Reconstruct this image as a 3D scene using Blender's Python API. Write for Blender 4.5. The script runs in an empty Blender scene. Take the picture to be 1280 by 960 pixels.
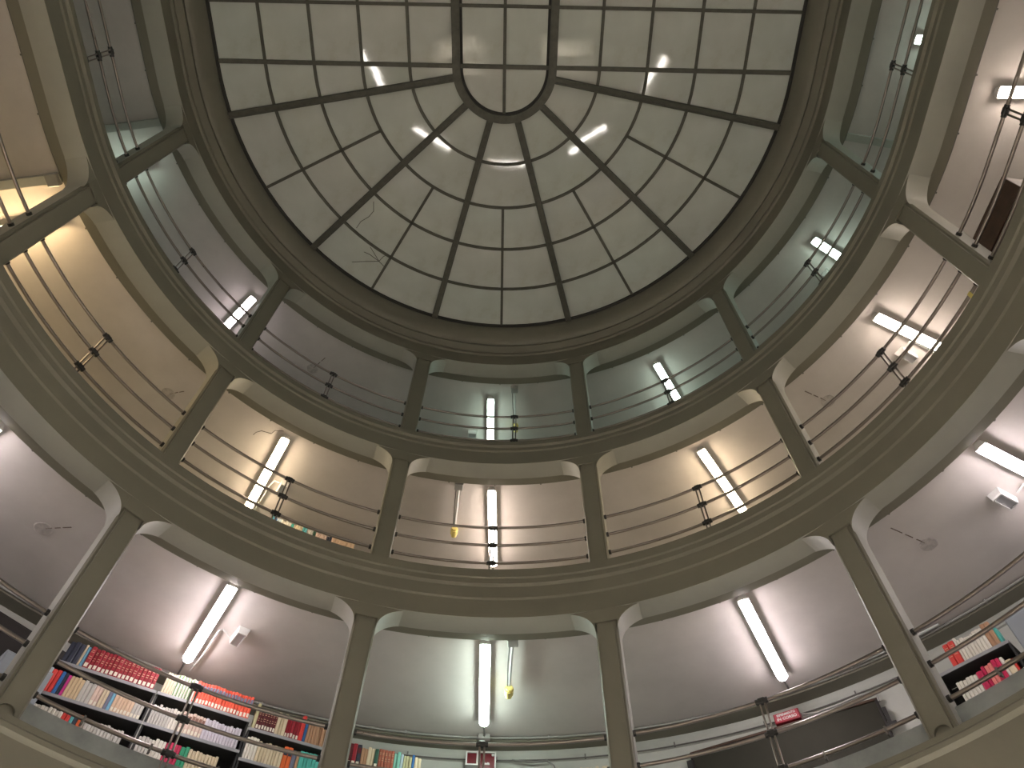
import bpy, bmesh, math, random
from mathutils import Vector, Matrix

random.seed(7)
S = bpy.context.scene
COL = S.collection
PI = math.pi

# ------------------------------------------------------------------ camera
cd = bpy.data.cameras.new('camera')
cam = bpy.data.objects.new('camera', cd)
COL.objects.link(cam)
S.camera = cam
cd.sensor_width = 36.0
cd.lens = 961.0 / 1280.0 * 36.0
cd.clip_start = 0.05
yaw, pitch, roll = (math.radians(v) for v in (-0.20555, 58.6927, 1.43688))
fw = Vector((math.sin(yaw) * math.cos(pitch), math.cos(yaw) * math.cos(pitch), math.sin(pitch)))
rt = Vector((math.cos(yaw), -math.sin(yaw), 0.0))
up = rt.cross(fw)
r2 = rt * math.cos(roll) + up * math.sin(roll)
u2 = up * math.cos(roll) - rt * math.sin(roll)
cam.matrix_world = Matrix(((r2.x, u2.x, -fw.x, 0.22998), (r2.y, u2.y, -fw.y, -1.90414), (r2.z, u2.z, -fw.z, 0.0), (0, 0, 0, 1)))

# ------------------------------------------------------------------ world (night outside) and exposure
W = bpy.data.worlds.new('night')
S.world = W
W.use_nodes = True
W.node_tree.nodes['Background'].inputs[0].default_value = (0.010, 0.011, 0.014, 1)
W.node_tree.nodes['Background'].inputs[1].default_value = 1.0
S.view_settings.view_transform = 'Standard'
S.view_settings.look = 'None'
S.view_settings.exposure = 1.0
S.view_settings.gamma = 1.0
S.view_settings.use_curve_mapping = False
S.cycles.max_bounces = 10
S.cycles.diffuse_bounces = 6
LAMP_POWER = 29.0          # radiance of a gallery tube
GROUND_POWER = 50.0
FILL_POWER = 56.0           # radiance of the unseen lamps added over the tables below        # radiance of the reading-room tubes below

# ------------------------------------------------------------------ materials
def new_mat(name):
    m = bpy.data.materials.new(name)
    m.use_nodes = True
    nt = m.node_tree
    return m, nt, nt.nodes['Principled BSDF']

def paint(name, col, var=0.10, scale=2.2, rough=0.6, bump=0.0, bscale=40, spec=0.35, col2=None):
    """matt paint with soft blotches (two scales of noise) and fine relief"""
    m, nt, b = new_mat(name)
    N = nt.nodes.new
    L = nt.links.new
    tc = N('ShaderNodeTexCoord')
    n1 = N('ShaderNodeTexNoise'); n1.inputs['Scale'].default_value = scale; n1.inputs['Detail'].default_value = 7; n1.inputs['Roughness'].default_value = 0.62
    L(tc.outputs['Object'], n1.inputs['Vector'])
    rp = N('ShaderNodeValToRGB')
    c2 = col2 or tuple(c * (1 - 2 * var) for c in col)
    rp.color_ramp.elements[0].position = 0.33; rp.color_ramp.elements[0].color = (*c2, 1)
    rp.color_ramp.elements[1].position = 0.62; rp.color_ramp.elements[1].color = (*col, 1)
    L(n1.outputs['Fac'], rp.inputs['Fac'])
    L(rp.outputs['Color'], b.inputs['Base Color'])
    b.inputs['Roughness'].default_value = rough
    b.inputs['Specular IOR Level'].default_value = spec
    if bump:
        n2 = N('ShaderNodeTexNoise'); n2.inputs['Scale'].default_value = bscale; n2.inputs['Detail'].default_value = 4
        L(tc.outputs['Object'], n2.inputs['Vector'])
        bp = N('ShaderNodeBump'); bp.inputs['Strength'].default_value = bump; bp.inputs['Distance'].default_value = 0.01
        L(n2.outputs['Fac'], bp.inputs['Height'])
        L(bp.outputs['Normal'], b.inputs['Normal'])
    return m

def plain(name, col, rough=0.5, metal=0.0, spec=0.4):
    return paint(name, col, 0.05, 9, rough, spec=spec) if not metal else metal_mat(name, col, rough)

def metal_mat(name, col, rough):
    m, nt, b = new_mat(name)
    n = nt.nodes.new('ShaderNodeTexNoise'); n.inputs['Scale'].default_value = 25
    tc = nt.nodes.new('ShaderNodeTexCoord'); nt.links.new(tc.outputs['Object'], n.inputs['Vector'])
    mr = nt.nodes.new('ShaderNodeMapRange'); mr.inputs['To Min'].default_value = rough * 0.8; mr.inputs['To Max'].default_value = rough * 1.25
    nt.links.new(n.outputs['Fac'], mr.inputs['Value']); nt.links.new(mr.outputs['Result'], b.inputs['Roughness'])
    b.inputs['Base Color'].default_value = (*col, 1)
    b.inputs['Metallic'].default_value = 1.0
    return m

def emitter(name, col, power):
    m, nt, b = new_mat(name)
    b.inputs['Base Color'].default_value = (0.8, 0.8, 0.8, 1)
    b.inputs['Emission Color'].default_value = (*col, 1)
    b.inputs['Emission Strength'].default_value = power
    return m

M = {}
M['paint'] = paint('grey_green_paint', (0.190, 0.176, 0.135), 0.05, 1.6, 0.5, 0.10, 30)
M['reveal'] = paint('pale_reveal', (0.34, 0.33, 0.285), 0.05, 1.6, 0.5, 0.10, 30)  # paler grey-green for beam soffits, brackets, column sides and backs
M['ceiling'] = paint('ceiling_plaster', (0.60, 0.55, 0.52), 0.06, 1.3, 0.75, 0.12, 22)
M['plaster'] = paint('wall_plaster', (0.42, 0.42, 0.38), 0.06, 1.7, 0.7, 0.12, 25)
M['marble'] = paint('grey_marble', (0.38, 0.40, 0.39), 0.14, 3.5, 0.3, col2=(0.26, 0.28, 0.275))
M['wood_floor'] = paint('reading_room_floor', (0.50, 0.44, 0.35), 0.08, 3, 0.5)
M['rail'] = metal_mat('brown_steel', (0.30, 0.26, 0.24), 0.30)
M['black_iron'] = plain('black_iron', (0.028, 0.026, 0.025), 0.45)
M['bar'] = paint('skylight_iron', (0.105, 0.10, 0.078), 0.12, 12, 0.55, 0.1, 60)
M['bar_dark'] = plain('skylight_rebate', (0.030, 0.028, 0.024), 0.7)
M['white_plastic'] = plain('white_plastic', (0.60, 0.59, 0.57), 0.4)
M['conduit'] = plain('grey_conduit', (0.34, 0.33, 0.31), 0.4)
M['conduit_dark'] = plain('dark_conduit', (0.15, 0.14, 0.13), 0.45)
M['conduit_white'] = plain('white_conduit', (0.62, 0.62, 0.60), 0.4)
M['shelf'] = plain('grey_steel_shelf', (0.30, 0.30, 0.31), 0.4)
M['shelf_under'] = plain('shelf_underside_shade', (0.045, 0.044, 0.044), 0.5)  # steel darkened so the shade under each shelf is in its colour
M['shelf_dark'] = plain('shelf_inner_shade', (0.018, 0.017, 0.017), 0.7)  # near-black panels, the colour stands for the shade between shelves
M['cabinet_grey'] = paint('blue_grey_steel', (0.25, 0.27, 0.29), 0.05, 3, 0.45)
M['cabinet_brown'] = paint('dark_brown_wood', (0.075, 0.042, 0.028), 0.2, 8, 0.5)
M['cabinet_black'] = plain('black_stained_wood', (0.016, 0.012, 0.010), 0.6)
M['board'] = paint('blackboard_slate', (0.034, 0.032, 0.024), 0.06, 4, 0.8, spec=0.15)
M['red'] = plain('red_plastic', (0.24, 0.010, 0.020), 0.35)
M['red_lit'] = plain('pale_red_face', (0.40, 0.055, 0.075), 0.4)
M['red_dark'] = plain('dark_red_enamel', (0.13, 0.006, 0.012), 0.3)
M['yellow'] = plain('yellow_plastic', (0.72, 0.60, 0.20), 0.4)
M['lens'] = plain('grey_lens', (0.42, 0.41, 0.42), 0.2)
M['page'] = plain('book_pages', (0.62, 0.56, 0.45), 0.8)
M['tag'] = plain('paper_tag', (0.75, 0.70, 0.58), 0.7)
M['gilt'] = plain('gilt_title', (0.55, 0.40, 0.25), 0.5)
M['crack'] = plain('crack_line', (0.10, 0.085, 0.075), 0.9)  # dark line colour of the ceiling and pane cracks
M['scar'] = paint('plaster_scar', (0.50, 0.45, 0.42), 0.15, 14, 0.85, 0.3, 40)
M['rust'] = plain('rusty_pipe', (0.14, 0.10, 0.08), 0.8)
M['tape'] = plain('flaked_white_paint', (0.66, 0.64, 0.58), 0.7)

def pane_mat():
    m, nt, b = new_mat('frosted_pane')
    N = nt.nodes.new; L = nt.links.new
    tc = N('ShaderNodeTexCoord'); oi = N('ShaderNodeObjectInfo')
    n1 = N('ShaderNodeTexNoise'); n1.inputs['Scale'].default_value = 1.6; n1.inputs['Detail'].default_value = 8; n1.inputs['Distortion'].default_value = 0.6
    L(tc.outputs['Object'], n1.inputs['Vector'])
    rp = N('ShaderNodeValToRGB')
    rp.color_ramp.elements[0].position = 0.3; rp.color_ramp.elements[0].color = (0.51, 0.52, 0.475, 1)
    rp.color_ramp.elements[1].position = 0.7; rp.color_ramp.elements[1].color = (0.60, 0.61, 0.57, 1)
    L(n1.outputs['Fac'], rp.inputs['Fac'])
    tint = N('ShaderNodeValToRGB')
    tint.color_ramp.elements[0].color = (0.98, 1.0, 0.975, 1)
    tint.color_ramp.elements[1].color = (1.0, 0.975, 0.965, 1)
    L(oi.outputs['Random'], tint.inputs['Fac'])
    mx = N('ShaderNodeMix'); mx.data_type = 'RGBA'; mx.blend_type = 'MULTIPLY'; mx.inputs['Factor'].default_value = 1
    L(rp.outputs['Color'], mx.inputs['A']); L(tint.outputs['Color'], mx.inputs['B'])
    # streaks of dirt
    n3 = N('ShaderNodeTexNoise'); n3.inputs['Scale'].default_value = 0.9; n3.inputs['Detail'].default_value = 10; n3.inputs['Roughness'].default_value = 0.7
    L(tc.outputs['Object'], n3.inputs['Vector'])
    r3 = N('ShaderNodeValToRGB'); r3.color_ramp.elements[0].position = 0.30; r3.color_ramp.elements[0].color = (0.78, 0.74, 0.62, 1)
    r3.color_ramp.elements[1].position = 0.45; r3.color_ramp.elements[1].color = (1, 1, 1, 1)
    L(n3.outputs['Fac'], r3.inputs['Fac'])
    m2 = N('ShaderNodeMix'); m2.data_type = 'RGBA'; m2.blend_type = 'MULTIPLY'; m2.inputs['Factor'].default_value = 0.7
    L(mx.outputs['Result'], m2.inputs['A']); L(r3.outputs['Color'], m2.inputs['B'])
    L(m2.outputs['Result'], b.inputs['Base Color'])
    b.inputs['Roughness'].default_value = 0.05
    b.inputs['Specular IOR Level'].default_value = 0.5
    n2 = N('ShaderNodeTexNoise'); n2.inputs['Scale'].default_value = 2.6; n2.inputs['Detail'].default_value = 2
    L(tc.outputs['Object'], n2.inputs['Vector'])
    bp = N('ShaderNodeBump'); bp.inputs['Strength'].default_value = 0.03; bp.inputs['Distance'].default_value = 0.02
    L(n2.outputs['Fac'], bp.inputs['Height']); L(bp.outputs['Normal'], b.inputs['Normal'])
    return m
M['pane'] = pane_mat()
TINT = {'pink': (1.0, 0.90, 0.92), 'green': (0.82, 1.0, 0.90), 'warm': (1.0, 0.80, 0.54), 'white': (1.0, 0.95, 0.91), 'rose': (1.0, 0.86, 0.74)}
for k, v in TINT.items():
    M['tube_' + k] = emitter('tube_' + k, v, LAMP_POWER)
M['tube_amber'] = emitter('tube_amber', (1.0, 0.72, 0.38), LAMP_POWER * 1.55)
M['tube_top'] = emitter('tube_dim_green', (0.74, 1.0, 0.86), LAMP_POWER * 0.42)
M['tube_top_pink'] = emitter('tube_dim_pink', (1.0, 0.88, 0.93), LAMP_POWER * 0.5)
M['tube_table'] = emitter('tube_table', (1.0, 0.955, 0.88), FILL_POWER)
M['table_top'] = paint('pale_table_top', (0.62, 0.57, 0.48), 0.05, 5, 0.5)
M['tube_ground'] = emitter('tube_ground', (1.0, 0.945, 0.86), GROUND_POWER)
BOOKMAT = {}
def bookmat(col):
    if col not in BOOKMAT:
        BOOKMAT[col] = paint('book_cloth', tuple(col), 0.08, 20, 0.55)
    return BOOKMAT[col]

# ------------------------------------------------------------------ object helpers
def link(name, bm, mats, parent=None, smooth=None):
    bmesh.ops.recalc_face_normals(bm, faces=bm.faces)
    me = bpy.data.meshes.new(name)
    bm.to_mesh(me); bm.free()
    for m in (mats if isinstance(mats, (list, tuple)) else [mats]):
        me.materials.append(m)
    if smooth is not None:
        for p in me.polygons: p.use_smooth = True
        me.set_sharp_from_angle(angle=math.radians(smooth))
    o = bpy.data.objects.new(name, me)
    COL.objects.link(o)
    if parent is not None: o.parent = parent
    return o

def tag(o, label=None, cat=None, group=None, kind=None):
    if label: o['label'] = label
    if cat: o['category'] = cat
    if group: o['group'] = group
    if kind: o['kind'] = kind
    return o

def thing(name, label, cat, group=None, loc=(0, 0, 0), rot=0.0):
    o = bpy.data.objects.new(name, None)
    o.empty_display_size = 0.1
    COL.objects.link(o)
    o.location = loc; o.rotation_euler = (0, 0, rot)
    return tag(o, label, cat, group)

def struct(name, bm, mat, parent=None, smooth=None):
    o = link(name, bm, mat, parent, smooth)
    if parent is None: o['kind'] = 'structure'
    return o

def add_box(bm, x0, x1, y0, y1, z0, z1, mi=0, mat=None):
    vs = [bm.verts.new(Vector(c) if mat is None else mat @ Vector(c)) for c in
          ((x0, y0, z0), (x1, y0, z0), (x1, y1, z0), (x0, y1, z0), (x0, y0, z1), (x1, y0, z1), (x1, y1, z1), (x0, y1, z1))]
    for f in ((0, 3, 2, 1), (4, 5, 6, 7), (0, 1, 5, 4), (1, 2, 6, 5), (2, 3, 7, 6), (3, 0, 4, 7)):
        fc = bm.faces.new([vs[i] for i in f]); fc.material_index = mi
    return vs

def bevel_box(x0, x1, y0, y1, z0, z1, w=0.006, seg=1):
    bm = bmesh.new(); add_box(bm, x0, x1, y0, y1, z0, z1)
    bmesh.ops.bevel(bm, geom=list(bm.edges), offset=w, segments=seg, affect='EDGES', profile=0.6)
    return bm

def add_tube(bm, pts, r, n=8, caps=True, mi=0):
    pts = [Vector(p) for p in pts]
    rings = []
    ref = None
    for i, p in enumerate(pts):
        t = (pts[min(i + 1, len(pts) - 1)] - pts[max(i - 1, 0)]).normalized()
        if ref is None:
            ref = t.cross(Vector((0, 0, 1)))
            if ref.length < 1e-3: ref = t.cross(Vector((1, 0, 0)))
        a = (ref - t * ref.dot(t)).normalized(); b = t.cross(a)
        ref = a
        rings.append([bm.verts.new(p + (a * math.cos(2 * PI * k / n) + b * math.sin(2 * PI * k / n)) * r) for k in range(n)])
    for A, B in zip(rings, rings[1:]):
        for k in range(n):
            f = bm.faces.new((A[k], A[(k + 1) % n], B[(k + 1) % n], B[k])); f.material_index = mi
    if caps:
        bm.faces.new(list(reversed(rings[0]))).material_index = mi
        bm.faces.new(rings[-1]).material_index = mi

def tube(pts, r, n=8):
    bm = bmesh.new(); add_tube(bm, pts, r, n); return bm

def add_prism(bm, poly, z0, z1, mi=0, mat=None):
    """poly in local (x, z) extruded along local y from z0 to z1 (named y0, y1)"""
    tr = (lambda v: mat @ Vector(v)) if mat is not None else (lambda v: Vector(v))
    a = [bm.verts.new(tr((x, z0, z))) for x, z in poly]
    b = [bm.verts.new(tr((x, z1, z))) for x, z in poly]
    n = len(poly)
    for i in range(n):
        bm.faces.new((a[i], a[(i + 1) % n], b[(i + 1) % n], b[i])).material_index = mi
    bm.faces.new(list(reversed(a))).material_index = mi
    bm.faces.new(b).material_index = mi

# ------------------------------------------------------------------ the oval plan: two half circles joined by straights
LS = 3.46                                  # length of the straights
def frame_at(az):
    """centre and outward normal of the plan; az in degrees from the middle of the far half circle. Beyond 90 the path
    runs down the straight (the angle is then that of the point at radius 4.5)"""
    a = math.radians(abs(az)); s = 1 if az >= 0 else -1
    if abs(az) <= 90: return Vector((0, 0, 0)), Vector((s * math.sin(a), math.cos(a), 0))
    y = -4.5 * math.tan(a - PI / 2)
    return Vector((0, y, 0)), Vector((s, 0, 0))
def pos(az, R, z):
    c, n = frame_at(az)
    v = c + n * R
    return Vector((v.x, v.y, z))
LOOP = [(Vector((0, 0, 0)), Vector((math.sin(math.radians(a)), math.cos(math.radians(a)), 0))) for a in range(-90, 91, 2)]
LOOP += [(Vector((0, -LS, 0)), Vector((math.sin(math.radians(a)), math.cos(math.radians(a)), 0))) for a in range(90, 271, 3)]
def sweep(profile, frames=None, closed_path=True, closed_profile=True):
    """sweep an (R, z) profile round the oval"""
    frames = frames or LOOP
    bm = bmesh.new()
    rows = [[bm.verts.new(c + n * R + Vector((0, 0, z))) for R, z in profile] for c, n in frames]
    m = len(profile)
    k = len(rows)
    for i in range(k if closed_path else k - 1):
        A, B = rows[i], rows[(i + 1) % k]
        for j in range(m if closed_profile else m - 1):
            bm.faces.new((A[j], A[(j + 1) % m], B[(j + 1) % m], B[j]))
    if not closed_path and closed_profile:
        bm.faces.new(rows[0]); bm.faces.new(list(reversed(rows[-1])))
    return bm

def local(az, R=0.0, z=0.0):
    """matrix: x along the wall (towards larger az), y outward, z up"""
    c, n = frame_at(az)
    x = Vector((n.y, -n.x, 0))
    p = c + n * R
    return Matrix(((x.x, n.x, 0, p.x), (x.y, n.y, 0, p.y), (0, 0, 1, z), (0, 0, 0, 1)))

# levels: lowest, middle, top gallery
GAL = ['lowest', 'middle', 'top']
BEAM_Z = [5.72, 8.42, 11.14]               # underside of the beam over each opening
COL_Z0 = [3.40, 6.30, 8.72]                # foot of the columns
NOTCH_B = [3.505, 6.443, 8.93]
CEIL_Z = [5.84, 8.54, 11.28]
FLOOR_Z = [3.36, 6.34, 8.76]
RAIL_Z = [(3.69, 4.00, 4.31), (6.63, 6.93, 7.24), (9.10, 9.41, 9.72)]
R_WALL = 7.00
HALFW = 0.118                              # half width of a column

# ------------------------------------------------------------------ the shell
struct('trim_1', sweep([(4.76, 3.38), (4.42, 3.38), (4.42, 3.335), (4.395, 3.31), (4.395, 3.275), (4.43, 3.25), (4.43, 2.62), (4.76, 2.62)]), M['paint'], smooth=30)
struct('trim_2', sweep([(4.76, 5.72), (4.50, 5.72), (4.50, 5.965), (4.484, 5.983), (4.484, 6.142), (4.455, 6.168), (4.455, 6.238), (4.44, 6.253), (4.44, 6.37), (4.76, 6.36)]), M['paint'], smooth=25)
struct('trim_3', sweep([(4.76, 8.42), (4.50, 8.42), (4.50, 8.68), (4.484, 8.698), (4.484, 8.765), (4.455, 8.79), (4.455, 8.875), (4.76, 8.87)]), M['paint'], smooth=25)
cove = [(4.355 - 0.165 * math.sin(t * PI / 2), 11.56 + 0.36 * (1 - math.cos(t * PI / 2))) for t in [i / 8 for i in range(9)]]
struct('trim_4', sweep([(4.76, 11.14), (4.50, 11.14), (4.50, 11.43), (4.475, 11.445), (4.465, 11.48), (4.455, 11.475), (4.375, 11.55), (4.375, 11.575), (4.355, 11.56)] + cove[1:] + [(4.19, 12.05), (4.76, 12.05)]), M['paint'], smooth=25)
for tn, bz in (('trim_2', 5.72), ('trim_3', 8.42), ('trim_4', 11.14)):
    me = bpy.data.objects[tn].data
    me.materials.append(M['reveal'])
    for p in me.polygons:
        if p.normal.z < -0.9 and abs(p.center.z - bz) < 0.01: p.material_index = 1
for i in range(3):
    # recessed band behind each beam, gallery ceiling, gallery floor
    struct('trim_%d' % (5 + i), sweep([(4.74, BEAM_Z[i] + 0.035), (4.90, BEAM_Z[i] + 0.035), (4.90, CEIL_Z[i] + 0.05), (4.74, CEIL_Z[i] + 0.05)]), M['paint'], smooth=25)
    struct('ceiling', sweep([(4.88, CEIL_Z[i]), (7.20, CEIL_Z[i]), (7.20, CEIL_Z[i] + 0.10), (4.88, CEIL_Z[i] + 0.10)]), M['ceiling'], smooth=25)
    struct('floor', sweep([(4.74, FLOOR_Z[i] - 0.12), (7.20, FLOOR_Z[i] - 0.12), (7.20, FLOOR_Z[i]), (4.74, FLOOR_Z[i])]), M['marble'], smooth=25)
    struct('wall_%s' % GAL[i], sweep([(R_WALL, FLOOR_Z[i] - 0.12), (7.20, FLOOR_Z[i] - 0.12), (7.20, CEIL_Z[i] + 0.1), (R_WALL, CEIL_Z[i] + 0.1)]), M['plaster'], smooth=25)
    # painted wall beam and pale moulding under the gallery ceiling
    struct('trim_%d' % (8 + i), sweep([(R_WALL + 0.02, CEIL_Z[i] + 0.02), (6.76, CEIL_Z[i] + 0.02), (6.76, CEIL_Z[i] - 0.055), (R_WALL + 0.02, CEIL_Z[i] - 0.055)]), M['paint'], smooth=25)
    cz = CEIL_Z[i] - 0.055
    struct('trim_%d' % (11 + i), sweep([(R_WALL + 0.02, cz), (6.95, cz), (6.95, cz - 0.04), (6.96, cz - 0.08), (6.98, cz - 0.105), (6.98, cz - 0.12), (R_WALL + 0.02, cz - 0.14)]), M['plaster'], smooth=40)
# marble kerb behind the railing of the lowest gallery
struct('trim_14', sweep([(4.66, 3.36), (4.76, 3.36), (4.76, 3.655), (4.66, 3.655)]), M['marble'], smooth=25)
# ground floor (below the frame): room that closes the well
struct('ceiling', sweep([(4.42, 2.62), (7.20, 2.62), (7.20, 2.70), (4.42, 2.70)]), M['ceiling'], smooth=25)
struct('wall_ground', sweep([(R_WALL, -1.6), (7.20, -1.6), (7.20, 2.7), (R_WALL, 2.7)]), M['plaster'], smooth=25)
bm = bmesh.new(); add_box(bm, -7, 7, -LS - 7, 7, -1.75, -1.6); struct('floor', bm, M['wood_floor'])
# radial ceiling beams where the curve meets the straights
for i in range(3):
    for s in ((-1,) if i == 1 else (-1, 1)):
        bm = bmesh.new()
        add_box(bm, -0.05, 0.05, 4.92, R_WALL - 0.02, CEIL_Z[i] - 0.085, CEIL_Z[i] + 0.02, mat=local(s * 82.0))
        struct('trim_%d' % (15 + i * 2 + (s > 0)), bm, M['plaster'])

# ------------------------------------------------------------------ columns
BAYS = [-96, -64, -32, 0, 32, 64, 96]
STATIONS = [-80, -48, -16, 16, 48, 80]
ORD = ['first', 'second', 'third', 'fourth', 'fifth', 'sixth']
def notch_panel(hw, z0, z1, nr, y0, y1):
    """raised face panel with a half-round bite at head and foot"""
    poly = [(-hw, z0)]
    poly += [(-nr * math.cos(t), z0 + nr * 0.9 * math.sin(t)) for t in [PI * k / 8 for k in range(9)]]
    poly += [(hw, z0), (hw, z1)]
    poly += [(nr * math.cos(t), z1 - nr * 0.9 * math.sin(t)) for t in [PI * k / 8 for k in range(9)]]
    poly += [(-hw, z1)]
    return poly
def column(lev, az, k):
    zt = BEAM_Z[lev]
    where = 'of the %s gallery, %s from the left' % (GAL[lev], ORD[k])
    c = thing('column', 'slim grey-green painted column %s' % where, 'column', loc=pos(az, 4.6, COL_Z0[lev]))
    mw = local(az); inv = Matrix.Translation(-Vector(c.location))
    A = inv @ mw
    bm = bmesh.new()
    # shaft with chamfered front corners
    hw = HALFW
    sec = [(-hw, 4.542), (-hw + 0.018, 4.522), (hw - 0.018, 4.522), (hw, 4.542), (hw, 4.74), (-hw, 4.74)]
    lo = [bm.verts.new(A @ Vector((x, y, COL_Z0[lev] - 0.01))) for x, y in sec]
    hi = [bm.verts.new(A @ Vector((x, y, zt + 0.02))) for x, y in sec]
    for i in range(6): bm.faces.new((lo[i], lo[(i + 1) % 6], hi[(i + 1) % 6], hi[i]))
    bm.faces.new(lo); bm.faces.new(hi)
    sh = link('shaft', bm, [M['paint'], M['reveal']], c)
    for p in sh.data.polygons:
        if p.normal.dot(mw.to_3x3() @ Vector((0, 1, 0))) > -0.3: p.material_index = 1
    bm = bmesh.new()
    zb = NOTCH_B[lev] - 0.075
    add_prism(bm, notch_panel(0.080, zb, zt - 0.185, 0.064, 0, 0), 4.499, 4.525, mat=A)
    link('face_panel', bm, M['paint'], c)
    bm = bmesh.new()          # plain head block flush with the beam
    add_box(bm, -hw - 0.002, hw + 0.002, 4.5, 4.55, zt - 0.165, zt + 0.01, mat=A)
    link('head_block', bm, M['paint'], c)
    # quarter-round brackets that round the upper corners of the openings
    for s in (-1, 1):
        r = 0.27
        poly = [(s * hw, zt + 0.02), (s * hw, zt - r)]
        poly += [(s * (hw + r * (1 - math.cos(t)) / (1 - math.cos(1.25))), zt - r + (r + 0.006) * math.sin(t) / math.sin(1.25)) for t in [1.25 * q / 10 for q in range(1, 11)]]
        poly += [(s * (hw + r), zt + 0.02)]
        bm = bmesh.new(); add_prism(bm, poly, 4.503, 4.752, mat=A)
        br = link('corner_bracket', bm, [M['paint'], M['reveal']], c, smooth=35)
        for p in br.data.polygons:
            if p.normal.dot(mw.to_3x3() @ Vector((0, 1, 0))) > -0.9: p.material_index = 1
    return c
for lev in range(3):
    for k, az in enumerate(STATIONS):
        column(lev, az, k)

# ------------------------------------------------------------------ railings
BAYNAME = {-96: 'straight side bay at the left edge', -64: 'second bay left of the middle one', -32: 'first bay left of the middle one', 0: 'middle bay',
           32: 'first bay right of the middle one', 64: 'second bay right of the middle one', 96: 'straight side bay at the right edge'}
def arc(az0, az1, R, z, step=1.0):
    n = max(2, int(abs(az1 - az0) / step))
    return [pos(az0 + (az1 - az0) * i / n, R, z) for i in range(n + 1)]
def railing(lev, bay):
    RR = 4.60
    d = math.degrees(HALFW / RR)
    a0, a1 = bay - 16 + d, bay + 16 - d
    if bay == 96: a0, a1 = 80 + d, 110.8
    if bay == -96: a0, a1 = -110.8, -80 - d
    t = thing('railing', 'brown steel tube railing of the %s gallery, %s' % (GAL[lev], BAYNAME[bay]), 'railing', loc=pos(bay, RR, FLOOR_Z[lev]))
    off = Vector(t.location)
    mid = bay + {(2, 0): 3.2, (0, -32): -0.5}.get((lev, bay), 0.2)
    for z in RAIL_Z[lev]:
        link('rail', tube([p - off for p in arc(a0, a1, RR, z)], 0.0175, 8), M['rail'], t, smooth=50)
        for e, sg in ((a0, 1), (a1, -1)):
            p = pos(e, RR, z) - off; q = pos(e + sg * 0.35, RR, z) - off
            link('end_flange', tube([p, q], 0.028, 8), M['black_iron'], t)
    A = Matrix.Translation(-off) @ local(mid, RR, 0)
    for sx in (-0.021, 0.021):
        bm = bmesh.new(); add_tube(bm, [A @ Vector((sx, 0, FLOOR_Z[lev])), A @ Vector((sx, 0, RAIL_Z[lev][2] + 0.02))], 0.0095, 8)
        link('stanchion', bm, M['rail'], t, smooth=50)
    for z in RAIL_Z[lev]:
        bm = bmesh.new(); add_box(bm, -0.036, 0.036, -0.026, 0.026, z - 0.028, z + 0.028, mat=A)
        bmesh.ops.bevel(bm, geom=list(bm.edges), offset=0.010, segments=1, affect='EDGES')
        add_tube(bm, [A @ Vector((-0.055, 0, z)), A @ Vector((0.055, 0, z))], 0.026, 8)
        link('clamp', bm, M['black_iron'], t)
    if lev == 0:
        for f in (0.18, 0.42, 0.66, 0.88):
            a = a0 + (a1 - a0) * f
            B = Matrix.Translation(-off) @ local(a, RR, RAIL_Z[0][0])
            bm = bmesh.new(); add_box(bm, -0.008, 0.008, -0.021, 0.021, -0.05, 0.021, mat=B)
            link('rail_clip', bm, M['conduit_dark'], t)
for lev in range(3):
    for b in BAYS:
        if lev == 0 and abs(b) == 96: continue
        railing(lev, b)

# ------------------------------------------------------------------ fluorescent lamps
def tube_lamp(az0, R0, az1, R1, z, tint, label, group=None, mat=None, loc_c=None):
    p0, p1 = (pos(az0, R0, z), pos(az1, R1, z)) if loc_c is None else loc_c
    L = (p1 - p0).length
    ex = (p1 - p0).normalized(); ey = Vector((0, 0, 1)).cross(ex)
    t = thing('ceiling_lamp', label, 'lamp', group)
    t.matrix_world = Matrix(((ex.x, ey.x, 0, p0.x), (ex.y, ey.y, 0, p0.y), (0, 0, 1, z), (0, 0, 0, 1)))
    # white tray against the ceiling
    bm = bmesh.new()
    for v in add_box(bm, -0.004, L + 0.004, -0.062, 0.062, 0.004, 0.084):
        if v.co.z > 0.05: v.co.y *= 0.5
    link('tray', bm, M['white_plastic'], t)
    # bowed diffuser with rounded ends
    bm = bmesh.new()
    rows = []
    for i in range(9):
        u = i / 8
        x = L * (0.5 - 0.5 * math.cos(u * PI)) if False else [0, 0.012, 0.035, L * 0.25, L * 0.5, L * 0.75, L - 0.035, L - 0.012, L][i]
        k = [0.55, 0.86, 1, 1, 1, 1, 1, 0.86, 0.55][i]
        rows.append([bm.verts.new((x, 0.056 * k * math.cos(q), 0.004 - 0.05 * k * math.sin(q))) for q in [PI * j / 8 for j in range(9)]])
    for A, B in zip(rows, rows[1:]):
        for j in range(8): bm.faces.new((A[j], A[j + 1], B[j + 1], B[j]))
    bm.faces.new(rows[0]); bm.faces.new(rows[-1])
    top = [[r_[0], r_[-1]] for r_ in rows]
    for A, B in zip(top, top[1:]): bm.faces.new((A[0], A[1], B[1], B[0]))
    link('diffuser', bm, mat or M['tube_' + tint], t, smooth=60)
    for x in (0.05, L - 0.05):
        bm = bmesh.new(); add_box(bm, x - 0.004, x + 0.004, -0.060, 0.060, -0.012, 0.05)
        link('end_clip', bm, M['white_plastic'], t)
    return t
HL = [c - 0.088 for c in CEIL_Z]
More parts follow.
